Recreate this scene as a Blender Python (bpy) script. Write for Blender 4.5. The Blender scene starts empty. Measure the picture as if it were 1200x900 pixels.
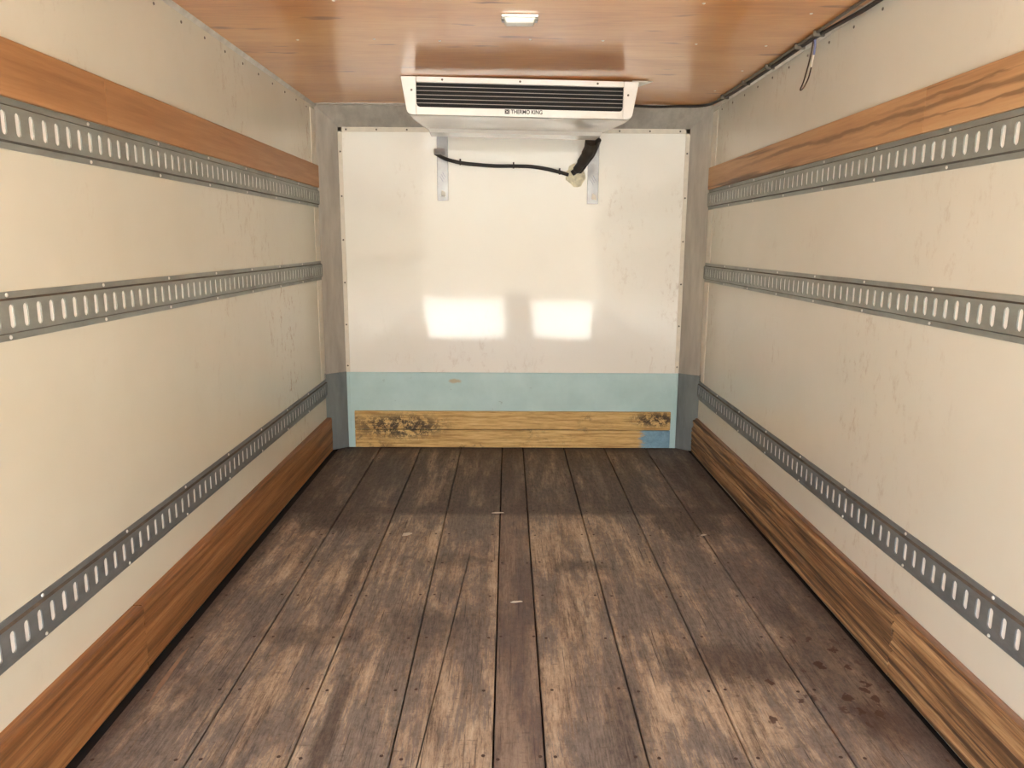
import bpy, bmesh, math, random
from mathutils import Vector, Matrix, noise as mnoise

random.seed(7)
SC = bpy.context.scene
COL = SC.collection

# ------------------------------------------------------------------ camera
F_PX, PITCH, YAW, ROLL = 871.66, 0.18759, 0.006145, -0.005645
CAM = Vector((-0.0316, 0.0, 1.2733))
fw = Vector((math.sin(YAW) * math.cos(PITCH), math.cos(YAW) * math.cos(PITCH), -math.sin(PITCH)))
rt = Vector((math.cos(YAW), -math.sin(YAW), 0))
dn = fw.cross(rt)
r2 = math.cos(ROLL) * rt + math.sin(ROLL) * dn
d2 = -math.sin(ROLL) * rt + math.cos(ROLL) * dn
cam_data = bpy.data.cameras.new('camera')
cam_data.sensor_width = 36.0
cam_data.lens = F_PX / 1200 * 36
cam_data.clip_start = 0.02
cam = bpy.data.objects.new('camera', cam_data)
m = Matrix((r2, -d2, -fw)).transposed().to_4x4()
m.translation = CAM
cam.matrix_world = m
COL.objects.link(cam)
SC.camera = cam

# ------------------------------------------------------------------ sky, sun, exposure
world = bpy.data.worlds.new('sky')
SC.world = world
world.use_nodes = True
wn = world.node_tree
bg = wn.nodes['Background']
tc = wn.nodes.new('ShaderNodeTexCoord')
sep = wn.nodes.new('ShaderNodeSeparateXYZ')
rampw = wn.nodes.new('ShaderNodeValToRGB')
rampw.color_ramp.elements[0].position = 0.0
rampw.color_ramp.elements[0].color = (0.90, 0.93, 0.96, 1)
rampw.color_ramp.elements[1].position = 0.8
rampw.color_ramp.elements[1].color = (0.52, 0.72, 1.0, 1)
wn.links.new(tc.outputs['Generated'], sep.inputs[0])
wn.links.new(sep.outputs['Z'], rampw.inputs[0])
wn.links.new(rampw.outputs[0], bg.inputs[0])
bg.inputs[1].default_value = 1.8

sun_d = bpy.data.lights.new('sun', 'SUN')
sun_d.energy = 10.0
sun_d.angle = 0.01
sun_d.color = (1.0, 0.96, 0.91)
sun = bpy.data.objects.new('sun', sun_d)
sun.rotation_euler = Vector((0.45, -0.62, -0.85)).to_track_quat('-Z', 'Y').to_euler()
sun.location = (-4, 8, 9)
COL.objects.link(sun)

vs = SC.view_settings
vs.view_transform = 'Standard'
vs.look = 'None'
vs.gamma = 1.0
vs.use_curve_mapping = False
vs.exposure = 2.95
SC.cycles.max_bounces = 14
SC.cycles.diffuse_bounces = 10
SC.cycles.glossy_bounces = 6


# ------------------------------------------------------------------ helpers
def lin(c):
    return tuple(((v / 255) / 12.92 if v / 255 <= 0.04045 else ((v / 255 + 0.055) / 1.055) ** 2.4) for v in c) + (1.0,)


class NT:
    """small node-writing helper"""
    def __init__(self, name):
        self.mat = bpy.data.materials.new(name)
        self.mat.use_nodes = True
        self.t = self.mat.node_tree
        self.b = self.t.nodes['Principled BSDF']
        self._pos = None

    def n(self, kind, **kw):
        nd = self.t.nodes.new('ShaderNode' + kind)
        for k, v in kw.items():
            setattr(nd, k, v)
        return nd

    def put(self, sock, v):
        if hasattr(v, 'links') or isinstance(v, bpy.types.NodeSocket):
            self.t.links.new(v, sock)
        elif v is not None:
            if sock.type == 'RGBA' and not isinstance(v, (int, float)):
                sock.default_value = v if len(v) == 4 else tuple(v) + (1,)
            else:
                sock.default_value = v

    @property
    def pos(self):
        if self._pos is None:
            self._pos = self.n('NewGeometry').outputs['Position']
        return self._pos

    def attr(self, name):
        a = self.n('Attribute', attribute_type='OBJECT', attribute_name=name)
        return a.outputs['Fac']

    def xyz(self, v=None):
        s = self.n('SeparateXYZ')
        self.put(s.inputs[0], v or self.pos)
        return s.outputs

    def vec(self, x, y, z):
        c = self.n('CombineXYZ')
        for i, v in enumerate((x, y, z)):
            self.put(c.inputs[i], v)
        return c.outputs[0]

    def map(self, scale=(1, 1, 1), loc=(0, 0, 0), v=None):
        mp = self.n('Mapping')
        self.put(mp.inputs['Vector'], v or self.pos)
        self.put(mp.inputs['Location'], loc)
        self.put(mp.inputs['Scale'], scale)
        return mp.outputs[0]

    def noise(self, v, scale=5, detail=4, rough=0.55, dist=0.0):
        nz = self.n('TexNoise')
        self.put(nz.inputs['Vector'], v)
        nz.inputs['Scale'].default_value = scale
        nz.inputs['Detail'].default_value = detail
        nz.inputs['Roughness'].default_value = rough
        nz.inputs['Distortion'].default_value = dist
        return nz.outputs['Fac']

    def math(self, op, a, b=0.0, clamp=False):
        md = self.n('Math', operation=op, use_clamp=clamp)
        self.put(md.inputs[0], a)
        self.put(md.inputs[1], b)
        return md.outputs[0]

    def step(self, v, lo, hi, a=0.0, b=1.0):
        mr = self.n('MapRange', interpolation_type='SMOOTHSTEP')
        self.put(mr.inputs['Value'], v)
        mr.inputs['From Min'].default_value = lo
        mr.inputs['From Max'].default_value = hi
        mr.inputs['To Min'].default_value = a
        mr.inputs['To Max'].default_value = b
        return mr.outputs[0]

    def ramp(self, fac, stops):
        r = self.n('ValToRGB')
        e = r.color_ramp.elements
        while len(e) < len(stops):
            e.new(0.5)
        for el, (p, c) in zip(e, stops):
            el.position = p
            el.color = lin(c)
        self.put(r.inputs[0], fac)
        return r.outputs[0]

    def mix(self, a, b, fac, mode='MIX'):
        mx = self.n('Mix', data_type='RGBA', blend_type=mode)
        self.put(mx.inputs[0], fac)
        self.put(mx.inputs[6], a)
        self.put(mx.inputs[7], b)
        return mx.outputs[2]

    def blob(self, cx, cy, rx, ry, warp=None, amt=0.5, axes=(0, 1)):
        """soft elliptical mask on two world axes, edges broken by a noise value"""
        s = self.xyz()
        dx = self.math('DIVIDE', self.math('SUBTRACT', s[axes[0]], cx), rx)
        dy = self.math('DIVIDE', self.math('SUBTRACT', s[axes[1]], cy), ry)
        d = self.math('SQRT', self.math('ADD', self.math('MULTIPLY', dx, dx), self.math('MULTIPLY', dy, dy)))
        if warp is not None:
            d = self.math('ADD', d, self.math('MULTIPLY', self.math('SUBTRACT', warp, 0.5), amt * 2))
        return self.step(d, 1.15, 0.45)

    def bump(self, h, strength=0.3, dist=0.002):
        bp = self.n('Bump')
        bp.inputs['Strength'].default_value = strength
        bp.inputs['Distance'].default_value = dist
        self.put(bp.inputs['Height'], h)
        self.t.links.new(bp.outputs[0], self.b.inputs['Normal'])

    def done(self, color=None, rough=0.5, metal=0.0, spec=0.5, coat=0.0, coat_rough=0.1):
        self.put(self.b.inputs['Base Color'], color)
        self.put(self.b.inputs['Roughness'], rough)
        self.put(self.b.inputs['Metallic'], metal)
        self.b.inputs['Specular IOR Level'].default_value = spec
        self.b.inputs['Coat Weight'].default_value = coat
        self.b.inputs['Coat Roughness'].default_value = coat_rough
        return self.mat


def simple(name, c, rough=0.5, metal=0.0, var=0.06, scale=18, spec=0.5):
    t = NT(name)
    nz = t.noise(t.pos, scale, 5, 0.6)
    dark = tuple(max(0, v * (1 - var * 2)) for v in c)
    lite = tuple(min(255, v * (1 + var)) for v in c)
    return t.done(t.ramp(nz, [(0.25, dark), (0.75, lite)]), rough, metal, spec)


class MB:
    """collects faces; build() links them as one mesh object"""
    def __init__(self):
        self.v, self.f = [], []

    def quad(self, *p):
        k = len(self.v)
        self.v += [Vector(q) for q in p]
        self.f.append(tuple(range(k, k + len(p))))
        return self

    def box(self, x0, x1, y0, y1, z0, z1):
        k = len(self.v)
        self.v += [Vector((x, y, z)) for z in (z0, z1) for y in (y0, y1) for x in (x0, x1)]
        for f in ((0, 2, 3, 1), (4, 5, 7, 6), (0, 1, 5, 4), (2, 6, 7, 3), (0, 4, 6, 2), (1, 3, 7, 5)):
            self.f.append(tuple(k + i for i in f))
        return self

    def prism(self, poly, axis, a, b):
        """extrude a 2-D polygon along an axis from a to b"""
        def P(u, w, t):
            return {'x': (t, u, w), 'y': (u, t, w), 'z': (u, w, t)}[axis]
        n, k = len(poly), len(self.v)
        self.v += [Vector(P(u, w, a)) for u, w in poly] + [Vector(P(u, w, b)) for u, w in poly]
        self.f.append(tuple(k + i for i in range(n)))
        self.f.append(tuple(k + n + i for i in reversed(range(n))))
        for i in range(n):
            j = (i + 1) % n
            self.f.append((k + i, k + j, k + n + j, k + n + i))
        return self

    def loft(self, rings, cap0=True, cap1=True):
        n, k = len(rings[0]), len(self.v)
        for r in rings:
            self.v += [Vector(p) for p in r]
        for a in range(len(rings) - 1):
            for i in range(n):
                j = (i + 1) % n
                self.f.append((k + a * n + i, k + a * n + j, k + (a + 1) * n + j, k + (a + 1) * n + i))
        if cap0:
            self.f.append(tuple(k + i for i in reversed(range(n))))
        if cap1:
            self.f.append(tuple(k + (len(rings) - 1) * n + i for i in range(n)))
        return self

    def tube(self, pts, r, seg=8, smooth=6):
        pts = [Vector(p) for p in pts]
        if smooth and len(pts) > 2:
            out = []
            for i in range(len(pts) - 1):
                p0, p1, p2, p3 = pts[max(i - 1, 0)], pts[i], pts[i + 1], pts[min(i + 2, len(pts) - 1)]
                for s in range(smooth):
                    t = s / smooth
                    out.append(0.5 * ((2 * p1) + (p2 - p0) * t + (2 * p0 - 5 * p1 + 4 * p2 - p3) * t * t
                                      + (3 * p1 - p0 - 3 * p2 + p3) * t ** 3))
            pts = out + [pts[-1]]
        n = None
        rings = []
        for i, p in enumerate(pts):
            tg = (pts[min(i + 1, len(pts) - 1)] - pts[max(i - 1, 0)]).normalized()
            if n is None:
                n = tg.orthogonal().normalized()
            n = (n - tg * n.dot(tg)).normalized()
            bnm = tg.cross(n)
            rr = r[min(i * len(r) // len(pts), len(r) - 1)] if isinstance(r, (list, tuple)) else r
            rings.append([p + n * rr * math.cos(a) + bnm * rr * math.sin(a)
                          for a in [2 * math.pi * s / seg for s in range(seg)]])
        return self.loft(rings)

    def build(self, name, mat, parent=None, smooth=False, bevel=0.0, seg=2, recentre=True):
        lo = Vector((min(v[i] for v in self.v) for i in range(3)))
        hi = Vector((max(v[i] for v in self.v) for i in range(3)))
        c = (lo + hi) / 2 if recentre else Vector((0, 0, 0))
        me = bpy.data.meshes.new(name)
        me.from_pydata([tuple(v - c) for v in self.v], [], self.f)
        bm = bmesh.new()
        bm.from_mesh(me)
        bmesh.ops.recalc_face_normals(bm, faces=bm.faces)
        if bevel:
            es = [e for e in bm.edges if len(e.link_faces) == 2 and e.calc_face_angle(0) > 0.5]
            bmesh.ops.bevel(bm, geom=es, offset=bevel, segments=seg, profile=0.6, affect='EDGES', clamp_overlap=True)
        if smooth:
            for f in bm.faces:
                f.smooth = True
            for e in bm.edges:
                if len(e.link_faces) == 2 and e.calc_face_angle(0) > 0.7:
                    e.smooth = False
        bm.to_mesh(me)
        bm.free()
        me.materials.append(mat)
        return link(name, me, c, parent)


WL = {}


def link(name, me, loc, parent=None):
    o = bpy.data.objects.new(name, me)
    COL.objects.link(o)
    loc = Vector(loc)
    WL[o] = loc
    o.location = loc - WL[parent] if parent else loc
    if parent:
        o.parent = parent
    return o


def tag(o, label=None, cat=None, group=None, kind=None):
    for k, v in (('label', label), ('category', cat), ('group', group), ('kind', kind)):
        if v:
            o[k] = v
    return o


def thing(name, label, cat, loc, group=None):
    return tag(link(name, None, loc), label, cat, group)


def dome_mesh(name, r, h, mat, seg=8):
    """low round screw head pointing up +Z, made once and shared"""
    mb = MB()
    rings = [[(rr * math.cos(a), rr * math.sin(a), z) for a in [2 * math.pi * s / seg for s in range(seg)]]
             for rr, z in ((r, 0), (r * 0.92, h * 0.55), (r * 0.5, h))]
    mb.loft(rings)
    o = mb.build(name, mat, recentre=False, smooth=True)
    me = o.data
    bpy.data.objects.remove(o)
    WL.clear() if False else None
    return me


ROT = {'x': (0, math.pi / 2, 0), '-x': (0, -math.pi / 2, 0), 'z': (0, 0, 0), '-z': (math.pi, 0, 0),
       '-y': (math.pi / 2, 0, 0)}


def stud(name, me, loc, d, parent):
    o = link(name, me, loc, parent)
    o.rotation_euler = ROT[d]
    return o


# ------------------------------------------------------------------ dimensions (metres)
XW = 1.141           # half width of the box, wall face
YO, YB = -1.00, 4.56   # open end behind the camera, back wall face
YP = 4.46            # where the chamfered corner posts start on the side walls
H = 2.041


# ------------------------------------------------------------------ materials
def wall_mat(name, c0, c1, rough, grime_y):
    t = NT(name)
    s = t.xyz()
    base = t.ramp(t.noise(t.pos, 1.3, 4, 0.6), [(0.3, c0), (0.7, c1)])
    # soft brown scuffs rubbed on with the cargo, thicker towards the front bulkhead
    scuff = t.noise(t.map((1, 1, 0.5)), 26, 7, 0.78, 0.3)
    patch = t.noise(t.map((1, 1, 0.7), (3, 1, 2)), 1.6, 3, 0.5)
    amount = t.math('MULTIPLY', t.step(scuff, 0.53, 0.66), t.step(patch, 0.46, 0.66))
    if grime_y:
        amount = t.math('MULTIPLY', amount, t.step(s[1], grime_y - 1.6, grime_y + 0.7, 0.14, 0.6))
    else:
        amount = t.math('MULTIPLY', amount, 0.30)
    col = t.mix(base, lin((158, 122, 86)), amount)
    # fine short dark scratches
    scr = t.noise(t.map((26, 26, 2.2), (7, 3, 9)), 1.0, 2, 0.5)
    sel = t.noise(t.pos, 2.7, 2, 0.5)
    sm = t.math('MULTIPLY', t.step(scr, 0.765, 0.80), t.step(sel, 0.52, 0.6))
    col = t.mix(col, lin((120, 104, 88)), t.math('MULTIPLY', sm, 0.55))
    t.bump(t.noise(t.pos, 3.0, 2, 0.5), 0.10, 0.01)
    return t.done(col, rough, 0, 0.5)


M_WALL = wall_mat('cream_panel', (212, 208, 191), (220, 217, 202), 0.26, 3.4)
M_WALLR = wall_mat('cream_panel_scuffed', (214, 211, 197), (222, 219, 207), 0.26, 3.1)
M_BACK = wall_mat('white_bulkhead_panel', (241, 238, 229), (245, 243, 236), 0.06, 0)
M_TRIMW = simple('white_aluminium_trim', (226, 218, 203), 0.32, 0.0, 0.03)
M_BLACKGAP = simple('dark_seam', (28, 24, 22), 0.9, 0, 0.1)
M_RIVET = simple('rivet_metal', (232, 230, 224), 0.35, 0.2, 0.03)
M_SCREWD = simple('dark_screw', (72, 54, 44), 0.7, 0.1, 0.2)
M_SCREWG = simple('grey_screw', (118, 110, 100), 0.45, 0.6, 0.1)


def steel_mat(name, c, rough=0.42, metal=0.65, dirt=0.5, dirtc=(92, 84, 76), st=(1, 0.4, 1)):
    t = NT(name)
    base = t.ramp(t.noise(t.map(st), 16, 5, 0.65), [(0.3, tuple(v * 0.86 for v in c)), (0.7, c)])
    d = t.step(t.noise(t.map(st, (2, 5, 1)), 7, 6, 0.7), 0.48, 0.75)
    col = t.mix(base, lin(dirtc), t.math('MULTIPLY', d, dirt))
    r = t.math('ADD', rough, t.math('MULTIPLY', d, 0.2))
    return t.done(col, r, metal, 0.5)


M_RAIL = steel_mat('galvanised_rail', (156, 160, 154), 0.42, 0.3, 0.3, (112, 104, 92))
M_RAILD = steel_mat('dirty_shaded_galvanised_rail', (128, 133, 136), 0.48, 0.3, 0.45, (88, 84, 80))  # lowest rails: dirt, plus their dimmer bluish light put into the colour
M_CREASE = simple('crease_shade', (92, 86, 78), 0.7, 0.1, 0.15)  # dark colour stands in for the shade beside the rail flanges
M_SLOT = simple('clean_white_backing', (246, 246, 244), 0.4, 0, 0.01)
M_POST = steel_mat('corner_post_aluminium', (212, 207, 198), 0.36, 0.5, 0.3, (150, 134, 118), (1, 1, 0.15))
M_GUARD = steel_mat('corner_guard_steel', (150, 160, 162), 0.42, 0.45, 0.5, (112, 116, 117), (1, 1, 0.2))
M_BRKT = steel_mat('zinc_bracket', (172, 172, 174), 0.4, 0.6, 0.2)


def wood_mat(name, stops, along='y', stretch=0.05, scale=28, rough=0.45, dark=None, spec=0.45, coat=0.0, bump=0.3, streak=(0.60, 0.72), lines=()):
    t = NT(name)
    sd = t.attr('seed')
    off = t.vec(t.math('MULTIPLY', sd, 7.3), t.math('MULTIPLY', sd, 3.1), t.math('MULTIPLY', sd, 5.7))
    sc = {'y': (1, stretch, 1), 'x': (stretch, 1, 1), 'z': (1, 1, stretch)}[along]
    v = t.map(sc, off)
    fib = t.noise(v, scale * 3.2, 5, 0.7)
    broad = t.noise(v, scale * 0.45, 4, 0.6, 0.6)
    g = t.math('ADD', t.math('MULTIPLY', fib, 0.4), t.math('MULTIPLY', broad, 0.6))
    col = t.ramp(g, stops)
    if dark:
        st = t.noise(t.map(tuple(q * (0.6 if q == stretch else 1) for q in sc), (11, 4, 2)), scale * 0.8, 4, 0.65, 0.3)
        col = t.mix(col, lin(dark), t.step(st, streak[0], streak[1], 0, 0.85))
    for z, wd, ya, yb in lines:     # long dark mineral streaks wandering along the board
        s = t.xyz()
        wz = t.math('ADD', s[2], t.math('MULTIPLY', t.math('SUBTRACT', t.noise(t.map((1, 1.1, 2.5), (z * 9, 0, 0)), 1.0, 5, 0.6), 0.5), 0.075))
        dz = t.math('ADD', t.math('ABSOLUTE', t.math('SUBTRACT', wz, z)), t.math('MULTIPLY', t.math('SUBTRACT', fib, 0.5), 0.02))
        mk = t.math('MULTIPLY', t.step(dz, wd, wd * 0.3), t.math('MULTIPLY', t.step(s[1], yb + 0.4, yb - 0.4), t.step(s[1], ya - 0.3, ya + 0.1)))
        col = t.mix(col, lin(dark), t.math('MULTIPLY', mk, 0.55))
    t.bump(fib, bump, 0.0015)
    return t.done(col, rough, 0, spec, coat)


M_STRIP_A = wood_mat('orange_varnished_strip', [(0.3, (146, 102, 66)), (0.5, (174, 128, 86)), (0.7, (196, 152, 108))], rough=0.5, scale=18, dark=(112, 64, 34), streak=(0.62, 0.8))
M_STRIP_B = wood_mat('streaked_wood_strip', [(0.3, (160, 120, 84)), (0.5, (192, 150, 108)), (0.7, (210, 174, 130))], rough=0.5, scale=15, dark=(84, 62, 46), streak=(0.53, 0.64), lines=((1.650, 0.011, -2, 3.7), (1.682, 0.006, -2, 2.3), (1.612, 0.006, 1.5, 2.4)))
M_BASE_A = wood_mat('orange_brown_kickboard', [(0.34, (84, 57, 36)), (0.5, (142, 96, 57)), (0.66, (182, 134, 86))], rough=0.5, scale=44, stretch=0.03, dark=(88, 62, 42), streak=(0.56, 0.70), bump=0.5)
M_BASE_B = wood_mat('weathered_grooved_kickboard', [(0.37, (74, 56, 42)), (0.5, (144, 108, 74)), (0.63, (194, 158, 114))], rough=0.6, scale=58, stretch=0.03, dark=(70, 52, 40), streak=(0.50, 0.58), bump=0.8)


def ceiling_mat():
    t = NT('varnished_plywood')
    v = t.map((0.10, 1, 1))
    fib = t.noise(v, 55, 5, 0.65)
    broad = t.noise(t.map((0.35, 1, 1)), 3.2, 4, 0.6, 0.5)
    g = t.math('ADD', t.math('MULTIPLY', fib, 0.35), t.math('MULTIPLY', broad, 0.65))
    col = t.ramp(g, [(0.3, (184, 116, 60)), (0.5, (216, 150, 84)), (0.72, (234, 180, 110))])
    # short dark dashes along the veneer
    dash = t.noise(t.map((0.22, 1, 1), (5, 2, 0)), 17, 3, 0.5)
    sel = t.noise(t.pos, 2.2, 2, 0.5)
    mk = t.math('MULTIPLY', t.step(dash, 0.63, 0.72), t.step(sel, 0.44, 0.56))
    col = t.mix(col, lin((128, 70, 36)), t.math('MULTIPLY', mk, 0.8))
    t.bump(t.noise(t.pos, 2.0, 2, 0.5), 0.05, 0.01)
    return t.done(col, 0.28, 0, 0.6, 0.6, 0.13)


M_CEIL = ceiling_mat()


def floor_mat():
    t = NT('worn_floor_planks')
    s = t.xyz()
    sd, tone = t.attr('seed'), t.attr('tone')
    off = t.vec(t.math('MULTIPLY', sd, 7.3), t.math('MULTIPLY', sd, 3.1), 0.0)
    fib = t.noise(t.map((1, 0.06, 1), off), 150, 8, 0.82)
    broad = t.noise(t.map((1, 0.10, 1), off), 16, 6, 0.72, 0.5)
    speck = t.noise(t.map((1, 0.45, 1), (6, 1, 3)), 60, 7, 0.8)
    g = t.math('ADD', t.math('ADD', t.math('MULTIPLY', fib, 0.45), t.math('MULTIPLY', broad, 0.35)), t.math('MULTIPLY', speck, 0.2))
    col = t.ramp(g, [(0.40, (80, 69, 59)), (0.46, (140, 122, 103)), (0.52, (186, 166, 141)), (0.60, (216, 199, 173))])
    # grey worn-in dirt along the grain and in broad cloudy patches, edges frayed along the fibres
    dn1 = t.noise(t.map((1, 0.14, 1), (4, 9, 2)), 10, 7, 0.76, 0.4)
    dn2 = t.noise(t.map((0.8, 0.55, 1), (1, 3, 7)), 3.4, 6, 0.72, 0.3)
    d = t.math('ADD', t.math('ADD', t.math('MULTIPLY', dn1, 0.55), t.math('MULTIPLY', dn2, 0.45)), t.math('MULTIPLY', t.math('SUBTRACT', fib, 0.5), 0.55))
    grey = t.ramp(t.math('ADD', t.math('MULTIPLY', fib, 0.6), t.math('MULTIPLY', speck, 0.4)), [(0.40, (68, 64, 62)), (0.60, (128, 121, 116))])
    col = t.mix(col, grey, t.step(d, 0.455, 0.53, 0.0, 0.82))
    # cross ruled little cracks and dark specks
    cr = t.noise(t.map((0.25, 1, 1), (8, 8, 8)), 120, 3, 0.6)
    col = t.mix(col, lin((70, 57, 48)), t.step(cr, 0.60, 0.70, 0, 0.45))
    col = t.mix(col, lin((58, 47, 41)), t.step(speck, 0.60, 0.68, 0, 0.5))
    split = t.noise(t.map((1, 0.016, 1), off), 170, 3, 0.6)
    col = t.mix(col, lin((48, 39, 34)), t.step(split, 0.62, 0.69, 0, 0.8))
    # the plank's own tone
    col = t.mix(col, lin((88, 74, 72)), tone)
    # spilt and trodden-in stains
    wob = t.math('ADD', t.math('MULTIPLY', t.noise(t.map((1, 0.4, 1)), 9, 7, 0.78), 0.75), t.math('MULTIPLY', fib, 0.25))
    stain = None
    for cx, cy, rx, ry, k in ((0.70, 2.10, 0.36, 0.13, 0.7), (0.98, 2.15, 0.14, 0.50, 0.6), (0.80, 3.30, 0.20, 0.26, 0.8),
                              (-0.62, 2.72, 0.028, 0.40, 0.75), (-0.50, 1.75, 0.03, 0.35, 0.7), (-0.66, 2.25, 0.22, 0.08, 0.5),
                              (-0.30, 2.30, 0.22, 0.16, 0.45), (-0.25, 2.85, 0.20, 0.08, 0.4), (0.25, 2.80, 0.13, 0.07, 0.6),
                              (-0.80, 3.30, 0.26, 0.16, 0.8), (0.30, 1.80, 0.08, 0.35, 0.4), (-0.92, 1.95, 0.12, 0.12, 0.3)):
        b = t.math('MULTIPLY', t.blob(cx, cy, rx, ry, wob, 1.6), k)
        stain = b if stain is None else t.math('MAXIMUM', stain, b)
    # front end of the floor, blackened up to a cross line, with lighter streaks rubbed through
    ydist = t.math('ADD', s[1], t.math('MULTIPLY', t.math('SUBTRACT', wob, 0.5), 0.10))
    rear = t.step(ydist, 3.36, 3.45)
    line = t.math('MULTIPLY', t.step(ydist, 3.33, 3.40), t.step(ydist, 3.56, 3.44))
    rub = t.step(t.noise(t.map((1, 0.12, 1), (2, 0, 5)), 10, 5, 0.68), 0.44, 0.62)
    rear = t.math('MULTIPLY', rear, t.math('SUBTRACT', 0.86, t.math('MULTIPLY', rub, 0.5)))
    stain = t.math('MAXIMUM', stain, t.math('MAXIMUM', rear, t.math('MULTIPLY', line, 0.8)))
    # grime along the foot of the side boards; planks darken towards the bulkhead
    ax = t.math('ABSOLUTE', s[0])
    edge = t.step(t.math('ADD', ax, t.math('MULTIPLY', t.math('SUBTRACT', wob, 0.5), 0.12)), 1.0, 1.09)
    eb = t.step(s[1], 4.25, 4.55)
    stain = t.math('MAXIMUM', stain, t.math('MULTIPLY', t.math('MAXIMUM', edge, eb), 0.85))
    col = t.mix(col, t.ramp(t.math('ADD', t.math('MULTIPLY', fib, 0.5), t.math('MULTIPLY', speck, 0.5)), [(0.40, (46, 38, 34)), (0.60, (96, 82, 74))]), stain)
    # rust-brown drips
    vo = t.n('TexVoronoi')
    nv = t.n('TexNoise')
    t.put(nv.inputs['Vector'], t.pos)
    nv.inputs['Scale'].default_value = 38
    nv.inputs['Detail'].default_value = 4
    va = t.n('VectorMath', operation='MULTIPLY_ADD')
    t.put(va.inputs[0], nv.outputs['Color'])
    va.inputs[1].default_value = (0.05, 0.05, 0.0)
    t.put(va.inputs[2], t.map((1, 0.8, 1)))
    t.put(vo.inputs['Vector'], va.outputs[0])
    vo.inputs['Scale'].default_value = 20
    spot = t.step(t.math('ADD', vo.outputs['Distance'], t.math('MULTIPLY', wob, 0.35)), 0.46, 0.38)
    reg = t.math('MAXIMUM', t.blob(0.97, 2.02, 0.13, 0.34, wob, 0.5), t.blob(0.74, 1.92, 0.16, 0.2, wob, 0.9))
    big = t.blob(1.0, 1.80, 0.07, 0.12, wob, 0.8)
    rust = t.math('MAXIMUM', t.math('MULTIPLY', spot, reg), t.math('MULTIPLY', big, 0.55))
    col = t.mix(col, lin((64, 34, 20)), t.math('MULTIPLY', rust, 0.85))
    t.bump(t.math('ADD', fib, t.math('MULTIPLY', broad, 0.6)), 0.55, 0.003)
    r = t.math('ADD', 0.50, t.math('MULTIPLY', g, 0.25))
    return t.done(col, r, 0, 0.35)


M_FLOOR = floor_mat()


# ------------------------------------------------------------------ yard outside the open doors (lights the box)
def yard():
    t = NT('yard_concrete')
    c = t.ramp(t.noise(t.pos, 2.5, 6, 0.65), [(0.3, (190, 186, 175)), (0.7, (210, 206, 195))])
    mat = t.done(c, 0.9, 0, 0.2)
    g = MB().box(-30, 30, -40, 14, -1.05, -0.95).build('ground', mat)
    tag(g, kind='structure')
    w = MB().box(-30, 30, -21.3, -21.0, -0.95, 5.0).build('wall_backdrop_added', simple('backdrop_wall_render', (128, 122, 110), 0.9, 0, 0.1, 2))  # added unseen wall, hides the bright horizon and sky from the bulkhead
    tag(w, kind='structure')
    w = MB().box(7.0, 7.4, -21.0, -2.0, -0.95, 6.0).build('wall_bounce_added', simple('bounce_wall_render', (172, 164, 148), 0.9, 0, 0.06, 2))  # added unseen wall, blocks sky and bounces warm light onto the left wall
    tag(w, kind='structure')
    w = MB().box(-0.10, 0.53, -8.3, -8.0, -0.95, 0.05).build('reflection_blocker', simple('charcoal_block', (38, 36, 34), 0.8, 0, 0.06, 9), bevel=0.02)  # added unseen dark block, splits the bright reflection on the bulkhead in two
    tag(w, kind='structure')


yard()

# ------------------------------------------------------------------ room shell
T = 0.05
floor = tag(MB().box(-XW - T, XW + T, YO, YB + T, -0.12, -0.028).build('floor', M_BLACKGAP), 'dark worn timber floor of the cargo box', kind='structure')
ceil = tag(MB().box(-XW - T, XW + T, YO, YB + T, H, H + T).build('ceiling', M_CEIL), 'glossy varnished orange plywood ceiling', kind='structure')
wall_l = tag(MB().box(-XW - T, -XW, YO, YB + T, -0.028, H).build('wall_left', M_WALL), 'cream panel side wall', kind='structure')
wall_r = tag(MB().box(XW, XW + T, YO, YB + T, -0.028, H).build('wall_right', M_WALLR), 'cream panel side wall with brown scuffs', kind='structure')
wall_b = tag(MB().box(-XW, XW, YB, YB + T, 0.0005, H).build('wall_back', M_BACK), 'white bulkhead panel', kind='structure')

MB().box(-XW, XW, YB, YB + T, -0.028, 0.0003).build('seam_light_stop', M_BLACKGAP, floor)  # dark strip added to stop light leaking in at the plank seam ends

ME_RIVET = dome_mesh('rivet', 0.0048, 0.003, M_RIVET)
ME_SCREWD = dome_mesh('screw', 0.0055, 0.0012, M_SCREWD, 7)
ME_SCREWG = dome_mesh('screw', 0.0055, 0.003, M_SCREWG)
ME_SCREWW = dome_mesh('screw', 0.006, 0.003, M_TRIMW)

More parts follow.
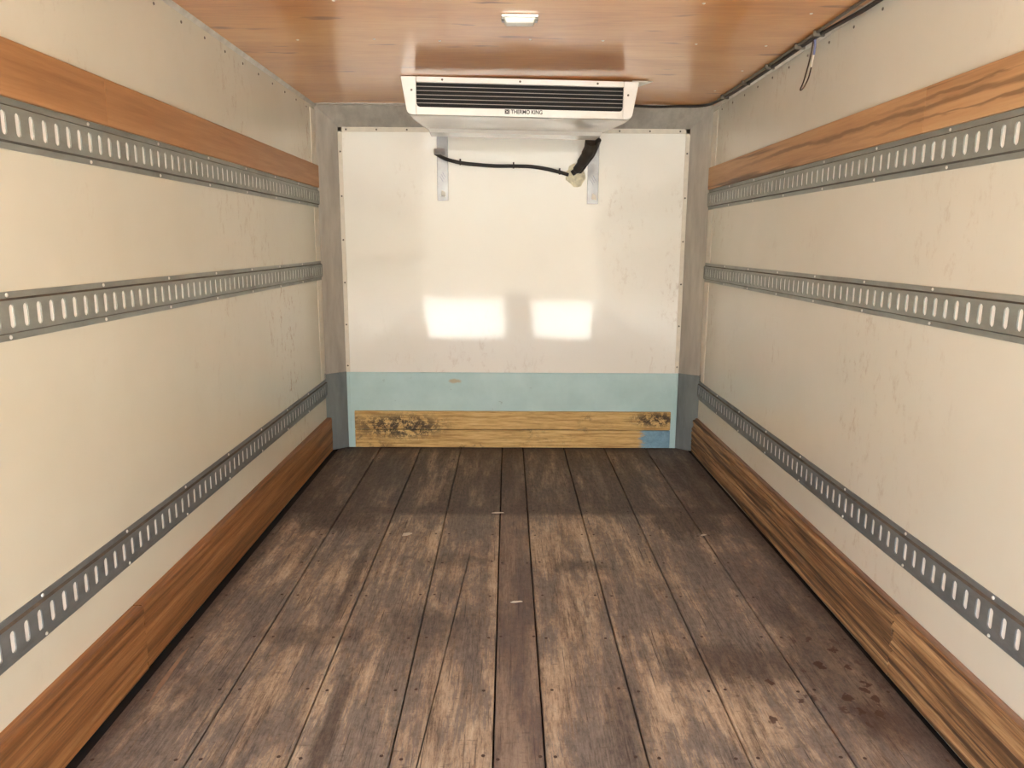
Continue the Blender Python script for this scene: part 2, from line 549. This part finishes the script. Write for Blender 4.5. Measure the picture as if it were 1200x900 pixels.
# floor planks, each its own piece
SEAMS = [-1.092, -0.828, -0.574, -0.321, -0.064, 0.068, 0.326, 0.581, 0.842, 1.106]
TONES = [0.05, 0.10, 0.0, 0.16, 0.62, 0.12, 0.05, 0.12, 0.30]
planks = []
for i in range(9):
    a, b = SEAMS[i] + 0.0025, SEAMS[i + 1] - 0.0025
    top = random.uniform(-0.0015, 0.0005)
    mb = MB()
    y0, y1 = YO, YB
    if i == 3:   # long split running down this plank
        crack = [(-0.318, y0, .004), (-0.300, 0.5, .004), (-0.262, 1.45, .004), (-0.252, 1.63, .004), (-0.222, 2.2, .0035),
                 (-0.196, 2.7, .0025), (-0.181, 2.99, .0004), (-0.176, y1, 0.0002)]
        mb.prism([(a, y0)] + [(x - w / 2, y) for x, y, w in crack] + [(a, y1)], 'z', -0.026, top)
        mb.prism([(b, y1)] + [(x + w / 2, y) for x, y, w in reversed(crack)] + [(b, y0)], 'z', -0.026, top)
        p = mb.build('plank', M_FLOOR, floor)
    else:
        c = 0.003
        mb.prism([(a, -0.026), (a, top - c), (a + c, top), (b - c, top), (b, top - c), (b, -0.026)], 'y', y0, y1)
        p = mb.build('plank', M_FLOOR, floor)
    p['seed'] = float(i) * 1.37 + 0.4
    p['tone'] = TONES[i]
    planks.append(p)
    for k in range(-1, 10):
        y = 1.663 + 0.292 * k
        xs = (a + 0.026, b - 0.026) if i != 4 else (a + 0.012, b - 0.012)
        for x in xs:
            if i == 4 and k % 2:
                continue
            stud('screw', ME_SCREWD, (x + random.uniform(-.005, .005), y + random.uniform(-.008, .008), top - 0.0002), 'z', p)
tag(planks[4], 'narrow darker plank down the middle of the floor')

# wooden strips high on the side walls (two boards each) and their joints
trim_n = 0


def trim(mb, mat, label=None, **kw):
    global trim_n
    trim_n += 1
    return tag(mb.build('trim_%d' % trim_n, mat, **kw), label, kind='structure')


for s, mat, yj, lab in ((-1, M_STRIP_A, 2.14, 'orange varnished wooden strip along the wall'),
                        (1, M_STRIP_B, 2.175, 'wooden strip with dark diagonal streaks along the wall')):
    trim_n += 1
    st = tag(link('trim_%d' % trim_n, None, (s * XW, 2.0, 1.582)), lab, kind='structure')
    for k, (ya, yb) in enumerate(((YO, yj), (yj, YP))):
        xa, xb = sorted((s * XW, s * (XW - 0.013 + 0.0008 * k)))
        o = MB().box(xa, xb, ya, yb, 1.582, 1.706).build('board', mat, st, bevel=0.002, seg=1)
        o['seed'] = 1.0 + k * 2.3 + s


# kick boards along the foot of the side walls: grooved solid boards
def grooved(name, s, ya, yb, z0, z1, th, amp, mat, parent, seed, rows=34, step=0.03):
    mb = MB()
    n = max(2, int((yb - ya) / step))
    rings = []
    for i in range(n + 1):
        y = ya + (yb - ya) * i / n
        ring = [(s * XW, y, z0), ]
        for j in range(rows + 1):
            z = z0 + (z1 - z0) * j / rows
            g = mnoise.fractal(Vector((y * 0.55, z * 48 + y * 0.6, seed)), 0.9, 2.0, 3)
            g2 = mnoise.noise(Vector((y * 1.7, z * 90, seed + 9)))
            d = amp * (min(0.25, g) * 1.5 + 0.35 * g2)
            e = 0.004 if j in (0, rows) else 0
            ring.append((s * (XW - th - d + e), y, z + (0.0025 * mnoise.noise(Vector((y * 3, seed, 0))) if j == rows else 0)))
        ring.append((s * XW, y, z1))
        rings.append(ring)
    mb.loft(rings)
    o = mb.build(name, mat, parent, smooth=True)
    o['seed'] = seed
    return o


for s, mat, nm, yj, z0, z1, amp, lab in ((-1, M_BASE_A, 'baseboard_left', 2.05, 0.003, 0.211, 0.0022, 'orange brown wooden kick board along the wall'),
                                         (1, M_BASE_B, 'baseboard_right', 2.02, 0.004, 0.207, 0.0085, 'weathered grooved wooden kick board along the wall')):
    bb = tag(link(nm, None, (s * XW, 2.0, 0.0)), lab, kind='structure')
    for k, (ya, yb) in enumerate(((YO, yj - 0.002), (yj + 0.002, YP))):
        grooved('board', s, ya, yb, z0, z1, 0.030 + 0.003 * (1 - k), amp, mat, bb, 2.0 + 3.1 * k + s)
    if s > 0:   # cover strip along the top edge of the board
        MB().box(XW - 0.014, XW, YO, YP, z1, z1 + 0.012).build('edge_strip', wood_mat('dusty_edge_strip', [(0.3, (112, 84, 66)), (0.7, (160, 128, 106))]), bb, bevel=0.002, seg=1)['seed'] = 5.0


# ------------------------------------------------------------------ slotted lashing rails
PITCH_S = 0.0488


def cargo_rail(s, z0, z1, slot_y, mat, label, dirty):
    root = thing('cargo_rail', label, 'rail', (s * XW, 2.0, z0), 'slotted lashing rails on the side walls')
    fl, out, tf = 0.0145, 0.011, 0.003
    zc, hh, hw = (z0 + z1) / 2, 0.0262, 0.0085
    X = lambda d: s * (XW - d)
    y0, y1 = YO, YP
    za, zb = z0 + fl + 0.004, z1 - fl - 0.004
    mb = MB()
    # flanges and sloped webs as solid strips
    for (u0, u1) in ((z0, z0 + fl), (z1, z1 - fl)):
        mb.prism([(X(0), u0), (X(tf), u0), (X(tf), u1), (X(0), u1)], 'y', y0, y1)
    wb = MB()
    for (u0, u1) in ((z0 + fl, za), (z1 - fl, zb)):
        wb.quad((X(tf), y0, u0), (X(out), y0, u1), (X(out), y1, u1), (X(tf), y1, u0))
    # raised face with one rounded slot in every cell
    k0 = math.ceil((y0 - slot_y) / PITCH_S + 0.5)
    k1 = math.floor((y1 - slot_y) / PITCH_S - 0.5)
    first, last = slot_y + (k0 - 0.5) * PITCH_S, slot_y + (k1 + 0.5) * PITCH_S
    for ya, yb in ((y0, first), (last, y1)):
        if yb - ya > 1e-4:
            mb.quad((X(out), ya, za), (X(out), yb, za), (X(out), yb, zb), (X(out), ya, zb))
    for k in range(k0, k1 + 1):
        c = slot_y + k * PITCH_S
        arcT = [(c + hw * math.cos(a), zc + hh - hw + hw * math.sin(a)) for a in [math.pi * q / 6 for q in range(7)]]
        arcB = [(c - hw * math.cos(a), zc - hh + hw - hw * math.sin(a)) for a in [math.pi * q / 6 for q in range(7)]]
        ring = arcT + arcB      # anticlockwise from the right shoulder
        l, r = c - PITCH_S / 2, c + PITCH_S / 2
        top_i, bot_i = 3, 10
        left = ring[top_i:bot_i + 1]
        right = ring[bot_i:] + ring[:top_i + 1]
        for poly in ([(c, zb), (l, zb), (l, za), (c, za)] + list(reversed(left)), [(c, za), (r, za), (r, zb), (c, zb)] + list(reversed(right))):
            mb.quad(*[(X(out), y, z) for y, z in poly])
        n = len(ring)
        for i in range(n):
            (ya, zza), (yb, zzb) = ring[i], ring[(i + 1) % n]
            mb.quad((X(out), ya, zza), (X(out), yb, zzb), (X(out - 0.003), yb, zzb), (X(out - 0.003), ya, zza))
    tag(wb.build('web', M_CREASE, root), 'crease beside the flange with shade in its colour')
    o = mb.build('slotted_channel', mat, root)
    bm = bmesh.new()
    bm.from_mesh(o.data)
    bmesh.ops.remove_doubles(bm, verts=bm.verts, dist=1e-5)
    bmesh.ops.recalc_face_normals(bm, faces=bm.faces)
    bm.to_mesh(o.data)
    bm.free()
    xa, xb = sorted((X(0.0), X(0.0077)))
    tag(MB().box(xa, xb, y0, y1, za + 0.004, zb - 0.004).build('backing_strip', M_SLOT, root), 'clean white strip seen through the slots')
    d = 'x' if s < 0 else '-x'
    for k in range(-4, 8):
        y = 1.652 + 0.4 * k
        if YO + 0.02 < y < YP - 0.02:
            stud('rivet', ME_RIVET, (X(tf), y, z0 + fl * 0.5), d, root)
            stud('rivet', ME_RIVET, (X(tf), y + 0.002, z1 - fl * 0.5), d, root)
    return root


for s, side in ((-1, 'on the wall with the plain orange strip'), (1, 'on the wall with the dangling wire loop')):
    ph = (1.701, 1.654, 1.527) if s < 0 else (1.771, 1.679, 1.547)
    cargo_rail(s, 1.470, 1.581, ph[0], M_RAIL, 'topmost galvanised slotted rail, under the wooden strip, ' + side, 0)
    cargo_rail(s, 1.053, 1.161, ph[1], M_RAIL, 'middle galvanised slotted rail, halfway up, ' + side, 0)
    cargo_rail(s, 0.337, 0.449, ph[2], M_RAILD, 'lowest grey slotted rail, above the kick board, ' + side, 1)

# ------------------------------------------------------------------ bulkhead: chamfered corner posts, head strip, edge trims
XI = XW - 0.108       # inner edge of the posts on the back wall
ZT = H - 0.108        # lower edge of the chamfered head strip
for s in (-1, 1):
    trim(MB().prism([(s * XW, YP), (s * XI, YB), (s * XW, YB)], 'z', 0.48, H), M_POST, 'chamfered aluminium corner post beside the bulkhead')
    g = trim(MB().prism([(s * XW, YP - 0.006), (s * (XI - 0.004), YB - 0.004), (s * XI, YB), (s * XW, YB)], 'z', 0.0, 0.482), M_GUARD, 'blue-grey steel guard round the foot of the corner post', bevel=0.002, seg=1)
    xa, xb = sorted((s * XW, s * (XW - 0.004)))
    MB().box(xa, xb, YP - 0.03, YP - 0.004, 0.452, 0.490).build('flange', M_GUARD, g)
    # white edge trim beside the post, riveted
    xa, xb = sorted((s * XI, s * (XI - 0.024)))
    e = trim(MB().box(xa, xb, YB - 0.006, YB, 0.482, ZT), M_TRIMW, 'white riveted edge trim of the bulkhead', bevel=0.001, seg=1)
    for k in range(6):
        stud('rivet', ME_SCREWG, (s * (XI - 0.012), YB - 0.006, 0.52 + 0.255 * k), '-y', e)
    # white end batten on the side wall, broken by the rails
    for za, zb in ((0.455, 1.050), (1.164, 1.467), (1.708, H - 0.03)):
        xa, xb = sorted((s * XW, s * (XW - 0.004)))
        trim(MB().box(xa, xb, YP - 0.10, YP - 0.002, za, zb), M_TRIMW, 'white batten closing the side wall panel', bevel=0.001, seg=1)
    # grey cove strip between side wall and ceiling with its row of screws
    cv = trim(MB().prism([(s * XW, H), (s * (XW - 0.014), H), (s * (XW - 0.011), H - 0.006), (s * (XW - 0.003), H - 0.014), (s * XW, H - 0.014)], 'y', YO, YP), M_POST, 'grey metal cove between side wall and ceiling')
    for k in range(-12, 10):
        y = 2.504 + 0.198 * k
        if y < YP - 0.05:
            stud('screw', ME_SCREWG, (s * (XW - 0.001), y, 2.0), 'x' if s < 0 else '-x', cv)
trim(MB().prism([(YP, H), (YB, ZT), (YB, H)], 'x', -XW, XW), M_POST, 'chamfered aluminium head strip above the bulkhead')
hs = trim(MB().box(-XW + 0.02, XW - 0.02, YP - 0.055, YP, H - 0.004, H), M_POST, 'light metal flange on the ceiling above the bulkhead', bevel=0.001, seg=1)
tt = trim(MB().box(-XI + 0.0, XI, YB - 0.006, YB, ZT - 0.026, ZT), M_TRIMW, 'white riveted trim along the top of the bulkhead', bevel=0.001, seg=1)
for k in range(12):
    stud('rivet', ME_SCREWG, (-XI + 0.05 + k * 0.178, YB - 0.006, ZT - 0.013), '-y', tt)


# ------------------------------------------------------------------ blue kick panel with two yellow boards
def blue_mat():
    t = NT('pale_blue_paint')
    c = t.ramp(t.noise(t.pos, 5, 5, 0.6), [(0.3, (176, 207, 207)), (0.7, (194, 221, 221))])
    sc = t.noise(t.map((6, 1, 14), (3, 3, 3)), 3.0, 4, 0.7)
    c = t.mix(c, lin((110, 128, 124)), t.step(sc, 0.66, 0.76, 0, 0.5))
    chip = t.blob(-0.355, 0.428, 0.045, 0.016, t.noise(t.pos, 30, 4, 0.6), 0.7, (0, 2))
    c = t.mix(c, lin((186, 172, 140)), t.math('MULTIPLY', chip, 0.9))
    return t.done(c, 0.34, 0, 0.5)


def yellow_mat():
    t = NT('worn_yellow_board')
    fib = t.noise(t.map((0.06, 1, 1)), 90, 5, 0.7)
    c = t.ramp(fib, [(0.38, (176, 138, 82)), (0.52, (212, 176, 112)), (0.64, (226, 196, 136))])
    sp = t.noise(t.pos, 26, 7, 0.8, 0.3)
    blot = t.noise(t.map((1, 1, 2), (4, 2, 8)), 2.4, 4, 0.6)
    d = t.math('MULTIPLY', t.step(sp, 0.50, 0.60), t.step(blot, 0.47, 0.66))
    cluster = t.math('MAXIMUM', t.blob(-0.70, 0.14, 0.36, 0.10, sp, 0.8, (0, 2)), t.blob(0.90, 0.19, 0.20, 0.06, sp, 0.9, (0, 2)))
    d = t.math('MAXIMUM', t.math('MULTIPLY', d, 0.75), t.math('MULTIPLY', t.math('MULTIPLY', cluster, t.step(sp, 0.44, 0.53)), 0.95))
    c = t.mix(c, lin((56, 46, 38)), d)
    # blue paint left on the lower end
    s = t.xyz()
    xx = t.math('ADD', s[0], t.math('MULTIPLY', t.math('SUBTRACT', t.noise(t.map((0.3, 1, 1)), 60, 4, 0.7), 0.5), 0.14))
    mk = t.math('MULTIPLY', t.step(xx, 0.79, 0.83), t.step(s[2], 0.121, 0.117))
    c = t.mix(c, t.ramp(sp, [(0.35, (104, 140, 160)), (0.6, (132, 170, 190))]), mk)
    return t.done(c, 0.55, 0, 0.35)


kp = thing('kick_panel', 'pale blue painted kick panel with two worn yellow boards at foot of bulkhead', 'panel', (0, YB, 0))
M_BLUE = blue_mat()
MB().box(-XI + 0.003, XI - 0.003, YB - 0.014, YB - 0.001, 0.001, 0.480).build('panel', M_BLUE, kp, bevel=0.002, seg=1)
for s in (-1, 1):
    xa, xb = sorted((s * (XI - 0.004), s * (XI - 0.022)))
    MB().box(xa, xb, YB - 0.018, YB - 0.014, 0.002, 0.478).build('edge_strip', M_BLUE, kp, bevel=0.001, seg=1)
M_YEL = yellow_mat()
for z0, z1 in ((0.006, 0.119), (0.123, 0.238)):
    MB().box(-0.985, 0.990, YB - 0.032, YB - 0.014, z0, z1).build('board', M_YEL, kp, bevel=0.002, seg=1)

# ------------------------------------------------------------------ evaporator under the ceiling
M_EVAP = simple('white_gloss_plastic', (240, 236, 229), 0.16, 0, 0.01)
M_EVAPG = simple('pale_grey_pan', (232, 229, 224), 0.2, 0, 0.01)
M_DARK = simple('dark_grille_cavity', (26, 22, 20), 0.7, 0, 0.1)
M_SLAT = simple('grey_louvre_slat', (178, 170, 162), 0.4, 0.2, 0.03)
M_INK = simple('dark_print', (52, 46, 44), 0.6, 0, 0.02)

YF, YR = 3.715, 4.285       # front and rear of the unit
ZU, ZL = 2.034, 1.862       # top and underside
EX = 0.012                  # centre of the unit
ev = thing('evaporator_unit', 'white ceiling evaporator with dark louvred grille, lettering and sloping underside', 'cooling unit', (EX, 4.0, ZU))


def ev_ring(y, wt, wb, zt, zb, r):
    pts = [(EX + wt, y, zt), (EX - wt, y, zt)]
    for s, a0 in ((-1, math.pi), (1, 1.5 * math.pi)):
        for q in range(6):
            a = a0 + (math.pi / 2) * q / 5
            pts.append((EX + s * (wb - r) + r * math.cos(a), y, zb + r + r * math.sin(a)))
    return pts


mb = MB()
mb.loft([ev_ring(YF + 0.012, 0.566, 0.540, ZU, ZL - 0.002, 0.025), ev_ring(YF + 0.10, 0.560, 0.532, ZU, ZL - 0.008, 0.03),
         ev_ring(YF + 0.28, 0.545, 0.508, ZU, ZL - 0.008, 0.035), ev_ring(YR, 0.505, 0.472, ZU, ZL - 0.008, 0.04)], cap0=False)
mb.build('housing', M_EVAP, ev, smooth=True)
# front: end caps, top strip, lower panel
gx0, gx1, gz0, gz1 = EX - 0.492, EX + 0.492, 1.897, 2.008
for s in (-1, 1):
    g = gx0 if s < 0 else gx1
    poly = [(g - s * 0.001 * 0, ZU), (EX + s * 0.566, ZU), (EX + s * 0.564, ZU - 0.008)]
    for q in range(7):
        a = (math.pi / 2) * q / 6
        poly.append((EX + s * (0.540 - 0.028 + 0.028 * math.cos(a)), ZL + 0.028 - 0.028 * math.sin(a)))
    poly.append((g, ZL))
    cp = MB().prism(poly, 'y', YF, YF + 0.02).build('end_cap', M_EVAP, ev, bevel=0.004, seg=2)
    stud('screw', ME_SCREWG, (EX + s * 0.514, YF, 1.972), '-y', cp)
tp = MB().box(gx0 + 0.001, gx1 - 0.001, YF, YF + 0.02, gz1, ZU).build('top_strip', M_EVAP, ev, bevel=0.002, seg=1)
for x in (-0.37, -0.003, 0.366):
    stud('screw', ME_SCREWG, (EX + x, YF, 2.021), '-y', tp)
lower = [(gx0 + 0.001, ZL), (gx1 - 0.001, ZL), (gx1 - 0.001, gz0 + 0.018)]
lower += [(gx1 - 0.018 + 0.017 * math.cos(a), gz0 + 0.018 + 0.018 * math.sin(a)) for a in [-math.pi / 2 * q / 5 for q in range(1, 6)]]
lower += [(gx0 + 0.018 - 0.017 * math.sin(a), gz0 + 0.018 - 0.018 * math.cos(a)) for a in [math.pi / 2 * q / 5 for q in range(0, 6)]]
MB().prism(lower, 'y', YF, YF + 0.02).build('lower_front_panel', M_EVAP, ev, bevel=0.0015, seg=1)
MB().box(gx0 - 0.01, gx1 + 0.01, YF + 0.05, YF + 0.06, gz0 - 0.01, gz1 + 0.01).build('grille_backing', M_DARK, ev)
for k in range(5):
    z = gz1 - (gz1 - gz0) * (k + 1) / 6 + 0.001
    MB().box(gx0, gx1, YF + 0.006, YF + 0.013, z - 0.0009, z + 0.0009).build('slat', M_SLAT, ev)
# underside drip tray with raised rim
mb = MB()
mb.loft([[(EX - 0.46, YR - 0.20, ZL - 0.008), (EX + 0.46, YR - 0.20, ZL - 0.008), (EX + 0.46, YR - 0.004, ZL - 0.008), (EX - 0.46, YR - 0.004, ZL - 0.008)],
         [(EX - 0.452, YR - 0.17, ZL - 0.024), (EX + 0.452, YR - 0.17, ZL - 0.024), (EX + 0.452, YR - 0.01, ZL - 0.024), (EX - 0.452, YR - 0.01, ZL - 0.024)]])
mb.build('drip_tray', M_EVAPG, ev, bevel=0.003)
for s in (-1, 1):
    MB().prism([(EX + s * 0.535, YF + 0.01), (EX + s * 0.632, YF + 0.012), (EX + s * 0.530, YF + 0.30)], 'z', H - 0.004, H - 0.0005).build('mounting_plate', M_TRIMW, ev)
    MB().box(EX + s * 0.40 - 0.02, EX + s * 0.40 + 0.02, YF + 0.08, YR - 0.05, ZU - 0.002, H - 0.0005).build('mounting_bar', M_SCREWG, ev)
# lettering
cu = bpy.data.curves.new('lettering', 'FONT')
cu.body = 'THERMO KING'
cu.size = 0.026
cu.extrude = 0.0004
cu.offset = 0.0006
to = bpy.data.objects.new('lettering_curve', cu)
COL.objects.link(to)
dg = bpy.context.evaluated_depsgraph_get()
me = bpy.data.meshes.new_from_object(to.evaluated_get(dg))
bpy.data.objects.remove(to)
wdt = max(v.co.x for v in me.vertices)
for v in me.vertices:
    x, y, z = v.co
    v.co = (x * 0.150 / wdt, -z, y)
me.materials.clear()
me.materials.append(M_INK)
link('lettering', me, (EX - 0.045, YF - 0.0006, 1.876), ev)
lg = MB().box(EX - 0.074, EX - 0.052, YF - 0.0012, YF, 1.874, 1.894)
lg = lg.build('emblem', M_INK, ev)
for a in (-1, 1):
    MB().prism([(EX - 0.063 + a * 0.007 - 0.0015, 1.878), (EX - 0.063 + a * 0.007 + 0.0015, 1.878), (EX - 0.063 - a * 0.007 + 0.0015, 1.890), (EX - 0.063 - a * 0.007 - 0.0015, 1.890)], 'y', YF - 0.0018, YF - 0.0012).build('emblem_stroke', M_EVAPG, lg)
ev.rotation_euler = (0, math.radians(0.5), math.radians(2.6))

# ------------------------------------------------------------------ brackets, hose and foam under the unit
M_STICK = simple('torn_white_sticker', (232, 226, 214), 0.6, 0, 0.03)
M_SCRIB = simple('blue_grey_ink', (96, 104, 128), 0.6, 0, 0.05)
M_RUBB = simple('black_rubber', (40, 32, 28), 0.55, 0, 0.15)
M_FOAM = simple('yellowed_foam', (234, 224, 196), 0.85, 0, 0.1, 40)
for xa, xb, zb, lab in ((-0.4535, -0.388, 1.517, 'flat zinc bracket on bulkhead under the fitting end of the hose'),
                        (0.4365, 0.5025, 1.503, 'flat zinc bracket on bulkhead beside the black hose bundle')):
    br = thing('wall_bracket', lab, 'bracket', ((xa + xb) / 2, YB, zb), 'zinc brackets under the evaporator')
    MB().box(xa, xb, YB - 0.009, YB - 0.0005, zb, 1.905).build('plate', M_BRKT, br, bevel=0.0015, seg=1)
    xm = (xa + xb) / 2
    x0 = xm - 0.012 if xa < 0 else xm - 0.008
    MB().prism([(x0, zb + 0.028), (x0 + 0.030, zb + 0.022), (x0 + 0.026, zb + 0.05), (x0 + 0.006, zb + 0.062)], 'y', YB - 0.0102, YB - 0.009).build('sticker', M_STICK, br)
    for q in range(3):
        z = zb + 0.11 + 0.012 * q
        MB().tube([(xm - 0.016 + q * 0.008, YB - 0.0093, z + 0.03), (xm + 0.002 + q * 0.007, YB - 0.0095, z)], 0.0012, 5, 0).build('scribble', M_SCRIB, br)

hose = thing('drain_hose', 'thin black hose sagging between the two brackets below the evaporator', 'hose', (0.0, YB, 1.70))
from_px = [(-0.452, 4.44, 1.775), (-0.400, 4.50, 1.752), (-0.315, 4.53, 1.733), (-0.220, 4.54, 1.724), (-0.110, 4.54, 1.717),
           (-0.002, 4.54, 1.717), (0.095, 4.54, 1.715), (0.190, 4.54, 1.702), (0.270, 4.54, 1.684), (0.322, 4.548, 1.670)]
MB().tube(from_px, 0.0105, 10).build('tube', M_RUBB, hose, smooth=True)
for p in (from_px[2], from_px[5], from_px[8]):
    MB().tube([(p[0] - 0.004, p[1], p[2]), (p[0] + 0.004, p[1], p[2])], 0.0145, 10, 0).build('clip', M_RUBB, hose)
    MB().box(p[0] - 0.004, p[0] + 0.004, p[1] - 0.008, YB - 0.001, p[2] + 0.008, p[2] + 0.022).build('cable_tie', M_RUBB, hose)
MB().tube([(-0.455, 4.42, 1.782), (-0.400, 4.44, 1.785)], 0.017, 10, 0).build('fitting', M_BRKT, hose)

hb = thing('hose_bundle', 'thick black hose bundle dropping from the evaporator into the bulkhead', 'hose', (0.40, YB, 1.70))
MB().tube([(0.432, 4.345, 1.838), (0.430, 4.41, 1.800), (0.405, 4.47, 1.750), (0.372, 4.52, 1.700), (0.346, 4.538, 1.678)], [0.036, 0.034, 0.030, 0.024, 0.017], 10).build('insulated_pipe', M_RUBB, hb, smooth=True)
MB().tube([(0.470, 4.30, 1.835), (0.455, 4.44, 1.778), (0.425, 4.51, 1.735), (0.392, 4.54, 1.690), (0.385, 4.54, 1.702)], 0.013, 8).build('cable', M_RUBB, hb, smooth=True)
fo = MB()
rr = []
for j in range(7):
    ph_ = math.pi / 2 * j / 6
    rr.append([(0.362 + (0.058 + 0.030 * mnoise.noise(Vector((3 * math.cos(a), 3 * math.sin(a), 1)))) * math.cos(a) * math.cos(ph_) + 0.004,
                YB - 0.0005 - 0.010 * math.sin(ph_) * (0.8 + 0.5 * mnoise.noise(Vector((a * 2, j, 4)))),
                1.668 + (0.062 + 0.030 * mnoise.noise(Vector((4 * math.cos(a), 4 * math.sin(a), 6)))) * math.sin(a) * max(0.03, math.cos(ph_)))
               for a in [2 * math.pi * q / 18 for q in range(18)]])
fo.loft(rr)
tag(fo.build('foam_sealant', M_FOAM, smooth=True), 'blob of yellowed foam sealant where the hose enters the bulkhead', 'sealant')

# ------------------------------------------------------------------ ceiling lamp
lm = thing('ceiling_lamp', 'small rectangular white lamp on the plywood ceiling', 'lamp', (0.005, 2.76, H))
MB().box(-0.058, 0.068, 2.722, 2.800, H - 0.010, H - 0.0003).build('base', simple('chrome_base', (225, 222, 214), 0.25, 0.4, 0.02), lm, bevel=0.003)
MB().loft([[(-0.050, 2.730, H - 0.010), (0.060, 2.730, H - 0.010), (0.060, 2.792, H - 0.010), (-0.050, 2.792, H - 0.010)],
           [(-0.042, 2.738, H - 0.026), (0.052, 2.738, H - 0.026), (0.052, 2.784, H - 0.026), (-0.042, 2.784, H - 0.026)]]).build('diffuser', simple('milky_lens', (232, 231, 222), 0.3, 0, 0.02), lm, bevel=0.004)
for x in (-0.054, 0.064):
    stud('screw', ME_SCREWG, (x, 2.761, H - 0.010), '-z', lm)

# ceiling screws scattered over the sheet
for x, y in ((-0.30, 3.08), (0.05, 3.05), (0.33, 3.06), (0.70, 3.10), (0.98, 3.12), (0.99, 2.70), (-0.55, 3.06), (-0.85, 3.08), (1.02, 3.55), (1.02, 4.0), (-0.6, 2.6), (0.6, 2.6)):
    stud('screw', ME_SCREWW, (x, y, H), '-z', ceil)

# ------------------------------------------------------------------ wiring along the ceiling edge
wc = thing('ceiling_cable', 'black cable running along the ceiling edge with metal conduit beside it', 'cable', (XW - 0.03, 3.0, H))
CW = [(0.62, 4.36, H - 0.010), (0.78, 4.395, H - 0.012), (0.92, 4.40, H - 0.008), (1.03, 4.39, H - 0.008), (1.085, 4.30, H - 0.010), (1.105, 4.0, H - 0.014), (1.108, 3.6, H - 0.014),
      (1.108, 3.25, H - 0.012), (1.108, 3.0, H - 0.010), (1.108, 2.8, H - 0.016), (1.112, 2.55, H - 0.024), (1.108, 2.3, H - 0.022), (1.10, 2.0, H - 0.012), (1.10, 1.0, H - 0.012), (1.10, YO, H - 0.012)]
MB().tube(CW, 0.0075, 8).build('black_cable', M_RUBB, wc, smooth=True)
MB().tube([(1.090, 4.2, H - 0.007), (1.093, 3.4, H - 0.007), (1.090, 2.6, H - 0.007), (1.085, 1.6, H - 0.007), (1.085, YO, H - 0.007)], 0.0055, 8).build('grey_conduit', M_SCREWG, wc, smooth=True)
for y in (4.1, 3.75, 3.42, 3.08, 2.9, 2.3):
    MB().box(1.078, 1.120, y - 0.005, y + 0.005, H - 0.022, H - 0.001).build('cable_clip', M_SCREWG, wc, bevel=0.002, seg=1)
wl = thing('wire_loop', 'thin loose wire loop dangling from the cable at the ceiling edge', 'wire', (XW - 0.02, 3.0, H - 0.02))
lp = [(1.110, 2.975, H - 0.018), (1.118, 3.02, H - 0.075), (1.122, 3.075, H - 0.140), (1.122, 3.105, H - 0.166), (1.122, 3.075, H - 0.166), (1.120, 3.025, H - 0.140), (1.118, 2.998, H - 0.105)]
MB().tube(lp, 0.0026, 6).build('brown_wire', simple('brown_insulation', (70, 50, 34), 0.5), wl, smooth=True)
MB().tube([lp[-1], (1.118, 2.990, H - 0.085), (1.117, 2.980, H - 0.065)], 0.0034, 6).build('bare_end', M_TRIMW, wl, smooth=True)
MB().tube([(1.117, 2.980, H - 0.065), (1.115, 2.968, H - 0.040), (1.110, 2.960, H - 0.016)], 0.0042, 6).build('blue_sleeve', simple('blue_sleeve', (110, 112, 150), 0.5), wl, smooth=True)

# ------------------------------------------------------------------ small litter on the floor
M_CHIP = simple('pale_paper_scrap', (214, 204, 188), 0.8)
M_SPL = simple('pale_splinter', (150, 122, 98), 0.8)


def litter(name, x, y, l, w, rot, mat, label, cat, z=0.0):
    c, s_ = math.cos(rot), math.sin(rot)
    base = [(-l / 2, -w * 0.25), (-l * 0.1, -w / 2), (l / 2, -w * 0.1), (l * 0.35, w * 0.4), (-l * 0.2, w / 2)]
    mb_ = MB().prism([(x + u * c - v * s_, y + u * s_ + v * c) for u, v in base], 'z', z + 0.0002, z + 0.0022)
    return tag(mb_.build(name, mat), label, cat)


litter('paper_scrap', 0.004, 2.49, 0.045, 0.012, 0.1, M_CHIP, 'white scrap lying on the dark middle plank', 'scrap')
litter('paper_scrap', -0.475, 3.12, 0.05, 0.03, 0.5, M_CHIP, 'pale round-edged scrap on the planks just before the blackened floor end', 'scrap')
litter('wood_chip', -0.075, 3.39, 0.06, 0.014, 0.0, M_CHIP, 'thin pale chip lying on the edge of the blackened floor', 'scrap')
litter('wood_chip', 0.842, 3.12, 0.03, 0.012, 0.3, M_CHIP, 'small pale chip in the seam of the plank near the grooved kick board', 'scrap')
litter('wood_splinter', -1.040, 2.03, 0.30, 0.016, 1.60, M_SPL, 'long pale wood splinter lying along the foot of the orange kick board', 'splinter')
